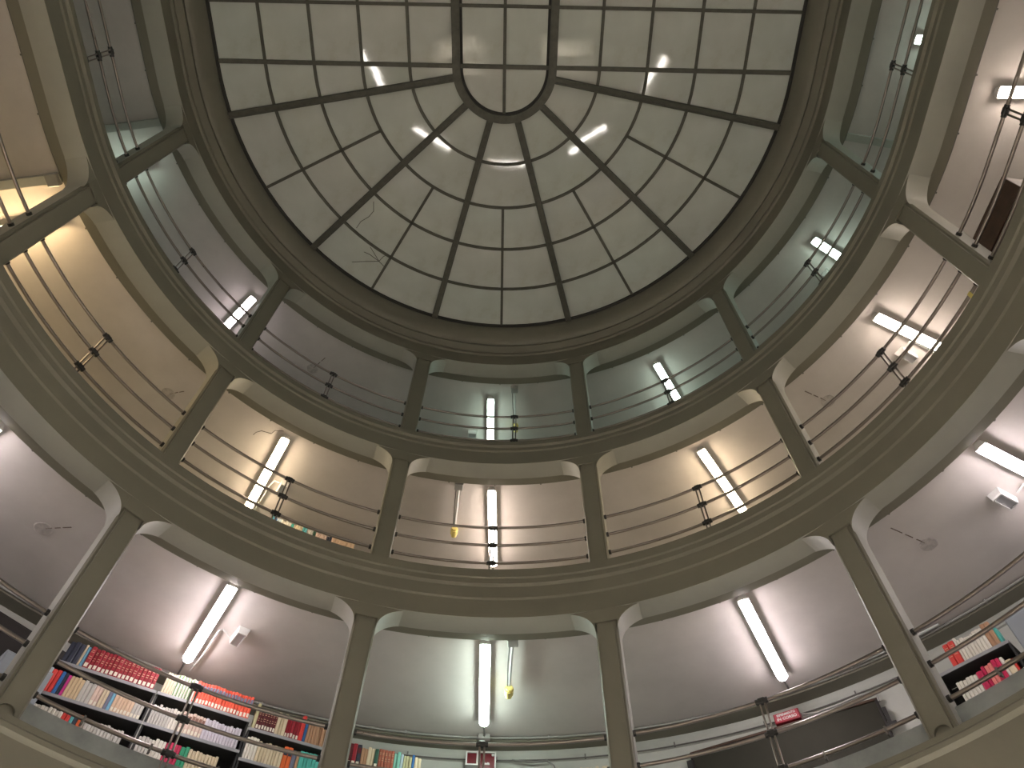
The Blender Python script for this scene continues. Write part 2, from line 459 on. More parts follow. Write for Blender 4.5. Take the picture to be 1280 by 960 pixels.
# lowest gallery
tube_lamp(-64.2, 4.99, -64.0, 6.40, HL[0], 'pink', 'lit pinkish tube lamp at the left edge, lowest gallery ceiling')
tube_lamp(-32.7, 4.95, -32.4, 6.33, HL[0], 'pink', 'lit pinkish tube lamp over the long packed bookcase in the lowest gallery')
tube_lamp(-0.2, 4.97, -0.3, 6.38, HL[0], 'green', 'lit greenish-white tube lamp in the middle bay of the lowest gallery')
tube_lamp(32.7, 4.98, 31.8, 6.38, HL[0], 'pink', 'lit white tube lamp over the blackboard in the lowest gallery')
tube_lamp(64.4, 5.00, 64.2, 6.40, HL[0], 'pink', 'lit pinkish tube lamp at the right edge, lowest gallery ceiling')
# middle gallery
tube_lamp(-77.2, 5.10, -77.0, 6.40, HL[1], 'warm', 'warm tube lamp hidden behind the first column from the left, middle gallery', mat=M['tube_amber'])
tube_lamp(-34.1, 5.05, -33.2, 6.45, HL[1], 'warm', 'lit warm-white tube lamp near the ceiling crack, middle gallery')
tube_lamp(-0.5, 5.00, -0.1, 6.44, HL[1], 'rose', 'lit pinkish tube lamp in the middle bay of the middle gallery')
tube_lamp(33.4, 5.06, 33.9, 6.35, HL[1], 'warm', 'lit yellowish tube lamp first right of the middle one, middle gallery')
tube_lamp(64.8, 5.10, 65.0, 6.30, HL[1], 'rose', 'lit warm tube lamp beside a white emergency light, middle gallery at right')
tube_lamp(95.5, 5.20, 95.8, 6.45, HL[1], 'rose', 'lit warm tube lamp cut by the right edge, middle gallery')
# top gallery
tube_lamp(-76.4, 5.25, -76.3, 6.40, HL[2], 'green', 'pale green tube lamp hidden behind the first column from the left, top gallery', mat=M['tube_top'])
tube_lamp(-49.4, 5.22, -48.6, 6.50, HL[2], 'pink', 'lit pinkish tube lamp beside the second column from the left, top gallery', mat=M['tube_top_pink'])
tube_lamp(-1.7, 5.22, -1.4, 6.50, HL[2], 'green', 'lit greenish tube lamp in the middle bay of the top gallery', mat=M['tube_top'])
tube_lamp(30.4, 5.16, 30.9, 6.45, HL[2], 'green', 'lit greenish tube lamp first right of the middle one, top gallery', mat=M['tube_top'])
tube_lamp(64.9, 5.24, 64.0, 6.45, HL[2], 'green', 'lit greenish tube lamp second right of the middle one, top gallery', mat=M['tube_top'])
tube_lamp(97.6, 5.48, 97.0, 6.50, HL[2], 'green', 'lit greenish tube lamp near the upper right edge, top gallery', mat=M['tube_top'])
# the half of the well behind the viewer, same lamps bay by bay
for lev, mt in ((0, M['tube_pink']), (1, M['tube_rose']), (2, M['tube_top'])):
    for b in (-64, -32, 0, 32, 64):
        c, n = frame_at(b)
        n = Vector((n.x, -n.y, 0))
        p0 = Vector((0, -LS, 0)) + n * 5.0; p1 = Vector((0, -LS, 0)) + n * 6.4
        p0.z = p1.z = HL[lev]
        tube_lamp(0, 0, 0, 0, HL[lev], '', 'lit tube lamp in the gallery half behind the viewer', 'tube lamps behind the viewer', mat=mt, loc_c=(p0, p1))
# reading-room tubes on top of the ground-floor bookcases, one per bay, laid along the curve (they mirror in the skylight)
def ground_lamp(p0, p1):
    t = thing('reading_lamp', 'lit tube lamp of the reading room below, laid along the curve', 'lamp', 'reading room tube lamps')
    ex = (p1 - p0).normalized(); ey = Vector((0, 0, 1)).cross(ex); L = (p1 - p0).length
    t.matrix_world = Matrix(((ex.x, ey.x, 0, p0.x), (ex.y, ey.y, 0, p0.y), (0, 0, 1, p0.z), (0, 0, 0, 1)))
    link('tray', bevel_box(0.0, L, -0.07, 0.07, -0.05, 0.0, 0.006), M['white_plastic'], t)
    bm = bmesh.new()
    add_tube(bm, [(0.03, 0, 0.03), (L - 0.03, 0, 0.03)], 0.028, 8)
    link('tube', bm, M['tube_ground'], t, smooth=60)
    bm = bmesh.new()
    for x in (0.0, L - 0.03): add_box(bm, x, x + 0.03, -0.025, 0.025, -0.002, 0.045)
    link('lamp_holder', bm, M['white_plastic'], t)
    bm = bmesh.new(); add_box(bm, -0.35, L + 0.35, -0.2, 0.2, -1.6 - p0.z, -0.05)
    o = link('low_bookcase', bm, M['cabinet_brown'])
    o.matrix_world = t.matrix_world.copy()
    tag(o, 'brown bookcase of the reading room that carries a tube lamp', 'bookcase', 'reading room bookcases')
for c0, sgn in ((0.0, 1), (-LS, -1)):
    for b in (-65, -32, 0, 32, 65):
        a = math.radians(b)
        c = Vector((4.42 * math.sin(a), c0 + sgn * 4.42 * math.cos(a), 0.5))
        tg = Vector((math.cos(a), -sgn * math.sin(a), 0))
        ground_lamp(c - tg * 0.62, c + tg * 0.62)

# unseen tables and lamps, added so that light bounces up the well
def added_table(x, y):
    t = thing('added_table', 'pale unseen table added below to bounce light up the well', 'table', 'added tables below', loc=(x, y, -1.6))
    link('table_top', bevel_box(-0.9, 0.9, -0.5, 0.5, 0.71, 0.75, 0.008), M['table_top'], t)
    for sx in (-1, 1):
        for sy in (-1, 1): link('leg', bevel_box(sx * 0.82 - 0.03, sx * 0.82 + 0.03, sy * 0.42 - 0.03, sy * 0.42 + 0.03, 0.0, 0.71, 0.005), M['cabinet_brown'], t)
    l = thing('added_table_lamp', 'unseen lamp added over a table to light the well from below', 'lamp', 'added table lamps', loc=(x, y, -0.85))
    for sx in (-0.5, 0.5): link('post', tube([(sx, 0, 0), (sx, 0, 0.44)], 0.012, 8), M['rail'], l)
    link('shade', bevel_box(-0.65, 0.65, -0.11, 0.11, 0.44, 0.50, 0.01), M['cabinet_brown'], l)
    bm = bmesh.new(); add_box(bm, -0.6, 0.6, -0.07, 0.07, 0.42, 0.44); link('tube', bm, M['tube_table'], l)
for x, y in ((-1.6, 1.7), (1.6, 1.7), (-2.5, -1.73), (2.5, -1.73), (-1.6, -LS - 1.7), (1.6, -LS - 1.7)): added_table(x, y)

# ------------------------------------------------------------------ skylight
ZG = 11.947
sky = bpy.data.objects.new('window_1', None); COL.objects.link(sky)
sky.location = (0, -LS / 2, ZG); tag(sky, kind='structure')
SO = -Vector(sky.location)
RING = [0.70, 1.38, 2.07, 2.77, 3.48, 4.20]
def path_bar(pts, width, z0, z1, name, mat, closed=False):
    """flat bar of given width following plan points"""
    pts = [Vector((p[0], p[1], 0)) for p in pts]
    n = len(pts); bm = bmesh.new(); rows = []
    for i, p in enumerate(pts):
        if closed: t = pts[(i + 1) % n] - pts[i - 1]
        else: t = pts[min(i + 1, n - 1)] - pts[max(i - 1, 0)]
        t.normalize(); s = Vector((-t.y, t.x, 0)) * width / 2
        rows.append([bm.verts.new(p + s * k + Vector((0, 0, z)) + SO) for k, z in ((-1, z0), (1, z0), (1, z1), (-1, z1))])
    for i in range(n if closed else n - 1):
        A, B = rows[i], rows[(i + 1) % n]
        for j in range(4): bm.faces.new((A[j], A[(j + 1) % 4], B[(j + 1) % 4], B[j]))
    if not closed: bm.faces.new(rows[0]); bm.faces.new(list(reversed(rows[-1])))
    return link(name, bm, mat, sky, smooth=30)
def oval(R, step=3):
    o = [(R * math.sin(math.radians(a)), R * math.cos(math.radians(a))) for a in range(-90, 91, step)]
    return o + [(x, -LS - y) for x, y in reversed(o)]
path_bar(oval(4.19), 0.075, ZG - 0.05, ZG + 0.05, 'outer_frame', M['bar_dark'], True)
path_bar(oval(0.70), 0.115, ZG - 0.075, ZG + 0.05, 'inner_frame', M['bar'], True)
path_bar(oval(0.625), 0.04, ZG - 0.03, ZG + 0.05, 'inner_rebate', M['bar_dark'], True)
for R in RING[1:5]: path_bar(oval(R), 0.042, ZG - 0.03, ZG + 0.02, 'glazing_bar', M['bar'], True)
def radial(az, Ra, Rb, w, d, name, back=False):
    a = math.radians(az); sx, cy = math.sin(a), math.cos(a)
    f = (lambda R: (R * sx, -LS - R * cy)) if back else (lambda R: (R * sx, R * cy))
    o = path_bar([f(Ra), f(Rb)], w, ZG - d, ZG + 0.03, name, M['bar'])
    if name == 'main_bar':
        ex = Vector((sx, -cy if back else cy, 0)); px = Vector((-ex.y, ex.x, 0)) * 0.033
        for k in (-1, 1):
            g = [f(Ra + 0.03), f(Rb)]
            q = [(p[0] + px.x * k, p[1] + px.y * k) for p in g]
            path_bar(q, 0.018, ZG - d - 0.022, ZG - d + 0.01, 'bar_flange', M['bar'])
for back in (False, True):
    for az in STATIONS: radial(az, 0.74, 4.19, 0.098, 0.07, 'main_bar', back)
    for az in (-64, -32, 0, 32, 64): radial(az, 2.07, 4.19, 0.042, 0.03, 'glazing_bar', back)
YB = [-0.035, -0.83, -1.73, -2.63, -LS + 0.035]
for y in YB:
    w = 0.06 if y in (YB[0], YB[-1]) else 0.045
    for x0, x1 in ((-4.19, -0.72), (-0.64, 0.64), (0.72, 4.19)):
        path_bar([(x0, y), (x1, y)], w, ZG - 0.032, ZG + 0.02, 'glazing_bar', M['bar'])
path_bar([(0, 0.62), (0, -LS - 0.62)], 0.045, ZG - 0.031, ZG + 0.02, 'glazing_bar', M['bar'])
def pane(poly):
    bm = bmesh.new()
    cx = sum(p[0] for p in poly) / len(poly); cy = sum(p[1] for p in poly) / len(poly)
    tx, ty = random.uniform(-1, 1) * 0.0035, random.uniform(-1, 1) * 0.0035
    lo = [bm.verts.new(Vector((x - cx, y - cy, -0.004 + (x - cx) * tx + (y - cy) * ty))) for x, y in poly]
    hi = [bm.verts.new(v.co + Vector((0, 0, 0.008))) for v in lo]
    n = len(poly)
    bm.faces.new(lo); bm.faces.new(list(reversed(hi)))
    for i in range(n): bm.faces.new((lo[i], lo[(i + 1) % n], hi[(i + 1) % n], hi[i]))
    o = link('pane', bm, M['pane'], sky)
    o.location = Vector((cx, cy, ZG)) + SO
def sector(a0, a1, Ra, Rb, flip):
    n = max(2, int(abs(a1 - a0) / 4))
    P = [(math.radians(a0 + (a1 - a0) * i / n)) for i in range(n + 1)]
    poly = [(Rb * math.sin(a), Rb * math.cos(a)) for a in P] + [(Ra * math.sin(a), Ra * math.cos(a)) for a in reversed(P)]
    pane([(x, -LS - y) if flip else (x, y) for x, y in poly])
for flip in (False, True):
    for k in range(5):
        a0 = -80 + 32 * k
        for j in range(5):
            if j < 2: sector(a0, a0 + 32, RING[j], RING[j + 1], flip)
            else:
                sector(a0, a0 + 16, RING[j], RING[j + 1], flip); sector(a0 + 16, a0 + 32, RING[j], RING[j + 1], flip)
    for j in range(5):
        sector(-90, -80, RING[j], RING[j + 1], flip); sector(80, 90, RING[j], RING[j + 1], flip)
    sector(-90, 0, 0.0005, 0.66, flip); sector(0, 90, 0.0005, 0.66, flip)
YR = [0.0, -0.83, -1.73, -2.63, -LS]
XR = [-4.2, -3.48, -2.77, -2.07, -1.38, -0.70, 0, 0.70, 1.38, 2.07, 2.77, 3.48, 4.2]
for ya, yb in zip(YR, YR[1:]):
    for xa, xb in zip(XR, XR[1:]):
        pane([(xa, ya), (xb, ya), (xb, yb), (xa, yb)])

# ------------------------------------------------------------------ conduits along the back of the beams and the foot of the ceilings
def conduit_run(name, label, az0, az1, R, z, r, mat, clip_step=7.5):
    o = pos((az0 + az1) / 2, R, z)
    t = thing(name, label, 'conduit', loc=o)
    link('pipe', tube([p - o for p in arc(az0, az1, R, z)], r, 8), mat, t, smooth=50)
    a = az0 + 3
    while a < az1:
        A = Matrix.Translation(-o) @ local(a, R, z)
        bm = bmesh.new(); add_box(bm, -0.009, 0.009, -r - 0.006, r + 0.006, -r - 0.004, r + 0.03, mat=A)
        link('clip', bm, mat, t); a += clip_step
    return t
for lev in range(3):
    conduit_run('conduit_pipe', 'dark conduit with clips along the inner ceiling edge of the %s gallery' % GAL[lev], -108, 108, 4.925, CEIL_Z[lev] - 0.035, 0.013, M['conduit_dark'])
conduit_run('conduit_pipe', 'thin grey conduit with clips where the lowest gallery ceiling meets the wall beam', -79, 79, 6.74, CEIL_Z[0] - 0.022, 0.014, M['conduit'])
conduit_run('conduit_pipe', 'thin dark conduit along the pale wall moulding of the lowest gallery', -20, 47, 6.97, 5.673, 0.009, M['conduit_dark'], 9)
conduit_run('conduit_pipe', 'bright steel conduit in front of the wall beam right of the blackboard lamp', 35, 47, 6.68, 5.818, 0.014, M['conduit_white'], 5)

# conduits from the lamps to the wall
def ceiling_pipe(pts, r, mat, label, name='conduit_pipe'):
    t = link(name, tube([Vector(p) for p in pts], r, 8), mat, smooth=50)
    return tag(t, label, 'conduit')
ceiling_pipe([pos(-0.3, 6.40, 5.80), pos(-0.3, 6.70, 5.80)], 0.012, M['conduit_dark'], 'short dark conduit from the greenish middle lamp to the wall box')
bm = bevel_box(-0.075, 0.075, -0.03, 0.03, -0.035, 0.035, 0.006); o = link('junction_box', bm, M['conduit']); o.matrix_world = local(-0.3, 6.70, 5.80)
tag(o, 'grey junction box on the wall beam behind the greenish middle lamp', 'box')
ceiling_pipe([pos(31.7, 6.40, 5.80), pos(31.6, 6.72, 5.80)], 0.012, M['conduit_dark'], 'short dark conduit from the blackboard lamp to the wall')
ceiling_pipe([pos(-32.4, 6.34, 5.80), pos(-32.3, 6.72, 5.80)], 0.012, M['conduit_dark'], 'short dark conduit from the lamp over the bookcase to the wall')

# emergency lights
def emergency(az, R, z, rot, label, pipe=None, size=(0.26, 0.13)):
    t = thing('emergency_light', label, 'emergency light')
    t.matrix_world = local(az, R, z) @ Matrix.Rotation(math.radians(rot), 4, 'Z')
    a, b = size
    bm = bmesh.new(); add_box(bm, -a / 2, a / 2, -b / 2, b / 2, -0.03, 0.04)
    for f in bm.faces:
        if all(v.co.z < 0 for v in f.verts):
            for v in f.verts: v.co.x *= 0.9; v.co.y *= 0.82
    link('housing', bm, M['white_plastic'], t)
    bm = bmesh.new(); add_box(bm, -a / 2 * 0.78, a / 2 * 0.78, -b / 2 * 0.62, b / 2 * 0.62, -0.040, -0.028)
    ln = link('lens', bm, M['lens'], t)
    bm = bmesh.new()
    for sx in (-1, 1): add_box(bm, sx * a / 2 * 0.86 - 0.008, sx * a / 2 * 0.86 + 0.008, -b / 2 * 0.76, b / 2 * 0.76, -0.045, -0.02)
    for sy in (-1, 1): add_box(bm, -a / 2 * 0.86, a / 2 * 0.86, sy * b / 2 * 0.72 - 0.007, sy * b / 2 * 0.72 + 0.007, -0.045, -0.02)
    link('lens_frame', bm, M['white_plastic'], t)
    if pipe:
        inv = t.matrix_world.inverted()
        link('supply_pipe', tube([inv @ p for p in pipe], 0.010, 8), M['conduit_white'], t, smooth=50)
    return t
ez = [c - 0.04 for c in CEIL_Z]
emergency(-28.9, 5.70, ez[0], 96, 'white emergency light beside the lamp over the packed bookcase, lowest gallery',
          [pos(-29.8, 5.75, ez[0]), pos(-30.9, 5.68, ez[0]), pos(-31.2, 5.72, ez[0]), pos(-31.25, 6.2, ez[0]), pos(-31.5, 6.55, ez[0])])
emergency(60.6, 5.70, ez[0], 88, 'white emergency light at the right edge beside a pinkish lamp, lowest gallery',
          [pos(61.8, 5.75, ez[0]), pos(62.8, 5.72, ez[0]), pos(63.0, 5.8, ez[0]), pos(63.0, 6.5, ez[0])])
emergency(62.2, 5.84, ez[1], 90, 'white emergency light beside the warm right lamp, middle gallery',
          [pos(63.0, 5.75, ez[1]), pos(63.9, 5.72, ez[1]), pos(64.1, 5.8, ez[1]), pos(64.1, 6.5, ez[1])])
emergency(-30.6, 5.92, ez[1], 90, 'white emergency light half behind the railing post near the ceiling crack',
          [pos(-31.4, 5.84, ez[1]), pos(-32.1, 5.84, ez[1]), pos(-32.3, 5.95, ez[1]), pos(-32.3, 6.5, ez[1])])
emergency(-4.6, 6.02, ez[2], 0, 'small white emergency light left of the lamp, middle bay of the top gallery', None, (0.16, 0.12))
emergency(61.3, 5.86, ez[2], 90, 'white emergency light low behind the railing at right, top gallery', None, (0.2, 0.13))

# yellow sounders at the end of a ceiling conduit
def sounder(az, lev, R0, R1, label, az1=None):
    az1 = az if az1 is None else az1
    t = thing('alarm_sounder', label, 'alarm')
    t.matrix_world = local(az, R0, CEIL_Z[lev])
    inv = t.matrix_world.inverted()
    bm = bmesh.new(); add_box(bm, -0.06, 0.06, -0.05, 0.06, -0.085, -0.005); bmesh.ops.bevel(bm, geom=list(bm.edges), offset=0.008, segments=1, affect='EDGES')
    link('junction_box', bm, M['conduit'], t)
    p0, p1 = inv @ pos(az, R0, CEIL_Z[lev] - 0.05), inv @ pos(az1, R1, CEIL_Z[lev] - 0.06)
    link('conduit', tube([p0, p1], 0.017, 8), M['conduit_white'], t, smooth=50)
    link('cable', tube([p0 + Vector((-0.035, 0.05, 0)), p0.lerp(p1, 0.5) + Vector((-0.035, 0, 0)), p1 + Vector((-0.02, 0, -0.01)), p1 + Vector((0, 0.03, -0.03))], 0.007, 6), M['conduit_dark'], t)
    d = (p1 - p0).normalized()
    bm = bmesh.new()
    add_tube(bm, [p1 - d * 0.01 + Vector((0, 0, -0.03)), p1 + d * 0.025 + Vector((0, 0, -0.03))], 0.042, 12)
    add_tube(bm, [p1 + d * 0.02 + Vector((0, 0, -0.03)), p1 + d * 0.10 + Vector((0, 0, -0.03))], 0.054, 12)
    add_tube(bm, [p1 + d * 0.10 + Vector((0, 0, -0.03)), p1 + d * 0.15 + Vector((0, 0, -0.032))], 0.038, 12)
    link('horn', bm, M['yellow'], t, smooth=40)
    bm = bmesh.new(); add_tube(bm, [p1 + d * 0.148 + Vector((0, 0, -0.032)), p1 + d * 0.156 + Vector((0, 0, -0.032))], 0.028, 12)
    link('mouth', bm, M['conduit_dark'], t)
    return t
sounder(3.3, 0, 4.96, 5.70, 'yellow alarm sounder on a white conduit, middle bay of the lowest gallery', 2.6)
sounder(-5.8, 1, 4.98, 5.74, 'yellow alarm sounder on a white conduit, middle bay of the middle gallery')
sounder(2.8, 2, 5.04, 5.74, 'yellow alarm sounder low on a conduit, middle bay of the top gallery')

# junction boxes and strips by the radial beams
def beam_box(az, lev, label):
    bm = bevel_box(-0.07, 0.07, -0.07, 0.07, -0.06, 0.03, 0.01)
    o = link('junction_box', bm, M['conduit']); o.matrix_world = local(az, 5.0, CEIL_Z[lev] - 0.085)
    tag(o, label, 'box')
beam_box(-82, 1, 'grey junction box at the inner end of the ceiling beam, middle gallery at left')

# scars of old ceiling outlets, with rusty pipe stubs
def scar(az, R, lev, label, az2, R2):
    z = CEIL_Z[lev]
    t = thing('plaster_scar', label, 'ceiling mark', loc=pos(az, R, z))
    bm = bmesh.new(); n = 20
    lo = [bm.verts.new((0.085 * math.cos(2 * PI * k / n) * random.uniform(.93, 1.05), 0.085 * math.sin(2 * PI * k / n) * random.uniform(.93, 1.05), -0.005)) for k in range(n)]
    hi = [bm.verts.new((v.co.x * 1.2, v.co.y * 1.2, 0.004)) for v in lo]
    bm.faces.new(lo); bm.faces.new(hi)
    for k in range(n): bm.faces.new((lo[k], lo[(k + 1) % n], hi[(k + 1) % n], hi[k]))
    link('disc', bm, M['scar'], t)
    q = pos(az2, R2, z) - pos(az, R, z)
    bm = bmesh.new()
    for f0, f1 in ((0.1, 0.32), (0.42, 0.62), (0.7, 1.0)): add_tube(bm, [q * f0, q * f1], 0.006, 6)
    link('pipe_stub', bm, M['rust'], t)
scar(52.35, 5.62, 0, 'round plaster scar with a rusty pipe line behind the fifth column, lowest gallery', 51.2, 5.15)
scar(-52.3, 5.70, 0, 'round plaster scar with a rusty pipe line behind the second column, lowest gallery', -50.6, 5.45)
scar(51.6, 5.55, 1, 'round plaster scar behind the fifth column, middle gallery', 50.6, 5.2)
scar(-50.5, 5.60, 1, 'round plaster scar behind the second column, middle gallery', -49.4, 5.4)
scar(-34.0, 5.72, 2, 'round plaster scar above the railing post, first bay left of the middle, top gallery', -33.2, 5.4)

# crack in the middle gallery ceiling
bm = bmesh.new()
pts = [(-34.9, 5.02), (-36.0, 5.08), (-36.2, 5.16), (-37.6, 5.20), (-38.1, 5.27), (-38.2, 5.33)]
add_tube(bm, [pos(a, R, CEIL_Z[1]) for a, R in pts], 0.0045, 5)
tag(link('ceiling_crack', bm, M['crack']), 'thin dark forked crack in the plaster near the warm lamp, middle gallery', 'crack')

# ------------------------------------------------------------------ bookcases and books of the lowest gallery
def case_frame(p1, p2):
    x = (p2 - p1); x.z = 0; L = x.length - 0.012; x.normalize()
    y = Vector((-x.y, x.x, 0))
    return Matrix(((x.x, y.x, 0, p1.x), (x.y, y.y, 0, p1.y), (0, 0, 1, 0), (0, 0, 0, 1))), L
BOOKMESH = {}
def book_mesh(col, tagged, band):
    key = (col, tagged, band)
    if key in BOOKMESH: return BOOKMESH[key]
    bm = bmesh.new()       # unit book: x thickness 0..1, y depth 0..1 (spine at y = 0), z height 0..1
    add_box(bm, 0, 0.09, 0.0, 1, 0, 1, 0); add_box(bm, 0.91, 1, 0.0, 1, 0, 1, 0)
    vs = add_box(bm, 0.0, 1.0, -0.035, 0.02, 0, 1, 0)
    for v in vs:
        if v.co.y < 0: v.co.x = 0.5 + (v.co.x - 0.5) * 0.62
    add_box(bm, 0.09, 0.91, 0.02, 0.97, 0.025, 0.965, 1)
    if tagged: add_box(bm, 0.16, 0.84, -0.04, -0.02, 0.05, 0.23, 2)
    if band == 'gilt':
        for z in (0.42, 0.52, 0.72, 0.80): add_box(bm, 0.22, 0.78, -0.037, -0.02, z, z + 0.025, 3)
    elif band and band[0] == 'v':
        add_box(bm, 0.22, 0.62, -0.037, -0.015, 0.0, 1.0, 3)
    elif band:
        add_box(bm, 0.10, 0.90, -0.037, -0.015, 0.60, 0.86, 3)
    bmesh.ops.recalc_face_normals(bm, faces=bm.faces)
    me = bpy.data.meshes.new('book'); bm.to_mesh(me); bm.free()
    for m in (bookmat(col), M['page'], M['tag'], M['gilt'] if band in (None, 'gilt') else bookmat(band[1] if band[0] == 'v' else band)): me.materials.append(m)
    BOOKMESH[key] = me
    return me
C = {'navy': (0.035, 0.04, 0.06), 'cream': (0.62, 0.52, 0.36), 'sky': (0.18, 0.42, 0.60), 'wine': (0.30, 0.018, 0.030), 'paleblue': (0.42, 0.50, 0.56),
     'red': (0.62, 0.05, 0.04), 'blue': (0.03, 0.14, 0.38), 'magenta': (0.55, 0.04, 0.25), 'beige': (0.60, 0.46, 0.28), 'greywhite': (0.50, 0.48, 0.44),
     'pinkcream': (0.66, 0.50, 0.42), 'peach': (0.68, 0.49, 0.34), 'white': (0.70, 0.66, 0.58), 'orange': (0.70, 0.13, 0.03), 'green': (0.09, 0.20, 0.05),
     'brown': (0.20, 0.09, 0.06), 'lilac': (0.56, 0.52, 0.58), 'crimson': (0.52, 0.015, 0.08), 'emerald': (0.02, 0.28, 0.14), 'maroon': (0.10, 0.014, 0.018),
     'tan': (0.42, 0.24, 0.14), 'slate': (0.16, 0.17, 0.24), 'teal': (0.08, 0.42, 0.36), 'mint': (0.22, 0.52, 0.42), 'dkgreen': (0.03, 0.09, 0.06),
     'rust': (0.36, 0.10, 0.06), 'olive': (0.45, 0.42, 0.24), 'vermil': (0.74, 0.10, 0.05), 'salmon': (0.74, 0.22, 0.20), 'turq': (0.10, 0.38, 0.42)}
LABEL_SEEN = {}
NTH = ['first', 'second', 'third', 'fourth', 'fifth', 'sixth', 'seventh', 'eighth', 'ninth', 'tenth', 'eleventh', 'twelfth', 'thirteenth', 'fourteenth', 'fifteenth', 'sixteenth', 'seventeenth', 'eighteenth', 'nineteenth', 'twentieth', 'twenty-first', 'twenty-second', 'twenty-third', 'twenty-fourth']
def shelve(A, x, xmax, z, runs, where, depth=0.17):
    """stand runs of books side by side; each book an object of its own. run: count, thickness, height, colour, words, tagged, band"""
    for n, th, h, col, words, *rest in runs:
        tg = rest[0] if rest else False
        bd = rest[1] if len(rest) > 1 else None
        me = book_mesh(C[col], tg, ('v', C[bd[2:]]) if bd and bd.startswith('v:') else C.get(bd, bd))
        base = '%s, %s' % (words, where)
        LABEL_SEEN[base] = LABEL_SEEN.get(base, 0) + 1
        assert LABEL_SEEN[base] == 1, base
        for i in range(n):
            t = th * random.uniform(0.9, 1.1) if n > 1 else th
            hh = h * (random.uniform(0.985, 1.015) if bd else random.uniform(0.94, 1.04))
            if x + t > xmax - 0.022: return x
            o = bpy.data.objects.new('book', me); COL.objects.link(o)
            o.matrix_world = A @ Matrix.Translation((x, random.uniform(0.005, 0.022), z + 0.001)) @ Matrix.Diagonal((t * 0.96, depth, hh, 1))
            tag(o, ('%s %s from the left, %s' % (NTH[i], words, where)) if n > 1 else base, 'book', base if n > 1 else None)
            x += t
    return x
def bookcase(name, label, p1, p2, shelves, zb, back_mat, zside=None, depth=0.26, mat=None):
    A, L = case_frame(p1, p2)
    t = thing(name, label, 'bookcase')
    t.matrix_world = A @ Matrix.Translation((0, 0, zb))
    mat = mat or M['shelf']
    for z in shelves:
        bm = bevel_box(0.0, L, 0.006, depth, z - 0.026 - zb, z - zb, 0.003)
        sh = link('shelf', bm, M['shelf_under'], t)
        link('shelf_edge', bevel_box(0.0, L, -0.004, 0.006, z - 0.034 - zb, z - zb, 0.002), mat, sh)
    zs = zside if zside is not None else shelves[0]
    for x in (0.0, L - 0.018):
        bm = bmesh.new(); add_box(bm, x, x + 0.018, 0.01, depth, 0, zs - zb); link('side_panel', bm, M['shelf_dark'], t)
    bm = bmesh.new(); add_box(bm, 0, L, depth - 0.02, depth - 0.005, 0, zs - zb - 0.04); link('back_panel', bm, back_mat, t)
    return A, L
P1, P2, P3, P4 = pos(-43.8, 6.34, 0), pos(-33.9, 6.12, 0), pos(-24.4, 6.07, 0), pos(-15.2, 6.14, 0)
zb0 = FLOOR_Z[0]
SH = [5.15, 4.795, 4.44, 4.08]
A1, L1 = bookcase('bookcase', 'grey steel bookcase with the dark red set on top, beside the second column', P1, P2, SH, zb0, M['shelf_dark'])
x0 = 0.10
w1 = '%s shelf by the second column'
shelve(A1, x0, L1, SH[0], [(3, 0.050, 0.25, 'navy', 'dark navy volume', False), (1, 0.024, 0.275, 'cream', 'tall cream book'), (1, 0.036, 0.255, 'sky', 'sky-blue book'),
                           (1, 0.052, 0.255, 'wine', 'thick dark red volume', True, 'gilt'), (16, 0.0425, 0.25, 'wine', 'dark red set volume', True, 'gilt')], w1 % 'top')
shelve(A1, 0.05, L1, SH[1], [(1, 0.0406, 0.25, 'paleblue', 'pale blue book'), (2, 0.0464, 0.25, 'red', 'bright red book'), (1, 0.0348, 0.25, 'blue', 'deep blue book'), (1, 0.0348, 0.245, 'navy', 'navy book'),
                             (1, 0.0302, 0.24, 'magenta', 'magenta book'), (4, 0.0348, 0.235, 'beige', 'beige book'), (3, 0.0394, 0.23, 'greywhite', 'grey-white book'),
                             (2, 0.0418, 0.235, 'pinkcream', 'pinkish cream book', True), (2, 0.0325, 0.23, 'cream', 'cream book'), (1, 0.0325, 0.235, 'slate', 'slate-blue book'), (1, 0.0348, 0.235, 'sky', 'sky-blue book'),
                             (6, 0.0336, 0.225, 'peach', 'peach-coloured book', True), (8, 0.0325, 0.215, 'greywhite', 'off-white thin book', True)], w1 % 'second')
shelve(A1, 0.06, L1, SH[2], [(9, 0.0348, 0.22, 'white', 'white book'), (2, 0.0394, 0.23, 'red', 'red book'), (1, 0.0348, 0.23, 'turq', 'turquoise book'), (1, 0.0394, 0.235, 'navy', 'dark blue book'),
                             (1, 0.0394, 0.23, 'orange', 'orange book'), (12, 0.0336, 0.21, 'greywhite', 'grey-white book')], w1 % 'third')
A2, L2 = bookcase('bookcase', 'grey steel bookcase with the orange set on top, in the middle of the bay', P2, P3, SH, zb0, M['shelf_dark'])
w2 = '%s shelf in mid-bay'
shelve(A2, 0.024, L2, SH[0], [(4, 0.0275, 0.25, 'cream', 'cream book'), (6, 0.0308, 0.255, 'white', 'green and white striped book', False, 'v:green'), (1, 0.0286, 0.26, 'white', 'white book'),
                             (19, 0.0347, 0.26, 'vermil', 'orange-red volume with a navy band', True, 'slate')], w2 % 'top')
shelve(A2, 0.024, L2, SH[1], [(7, 0.0294, 0.22, 'greywhite', 'thin off-white book'), (3, 0.0339, 0.225, 'white', 'white book'), (7, 0.0350, 0.235, 'pinkcream', 'cream book with a brown band', True, 'brown'),
                             (12, 0.0322, 0.225, 'lilac', 'lilac-white book')], w2 % 'second')
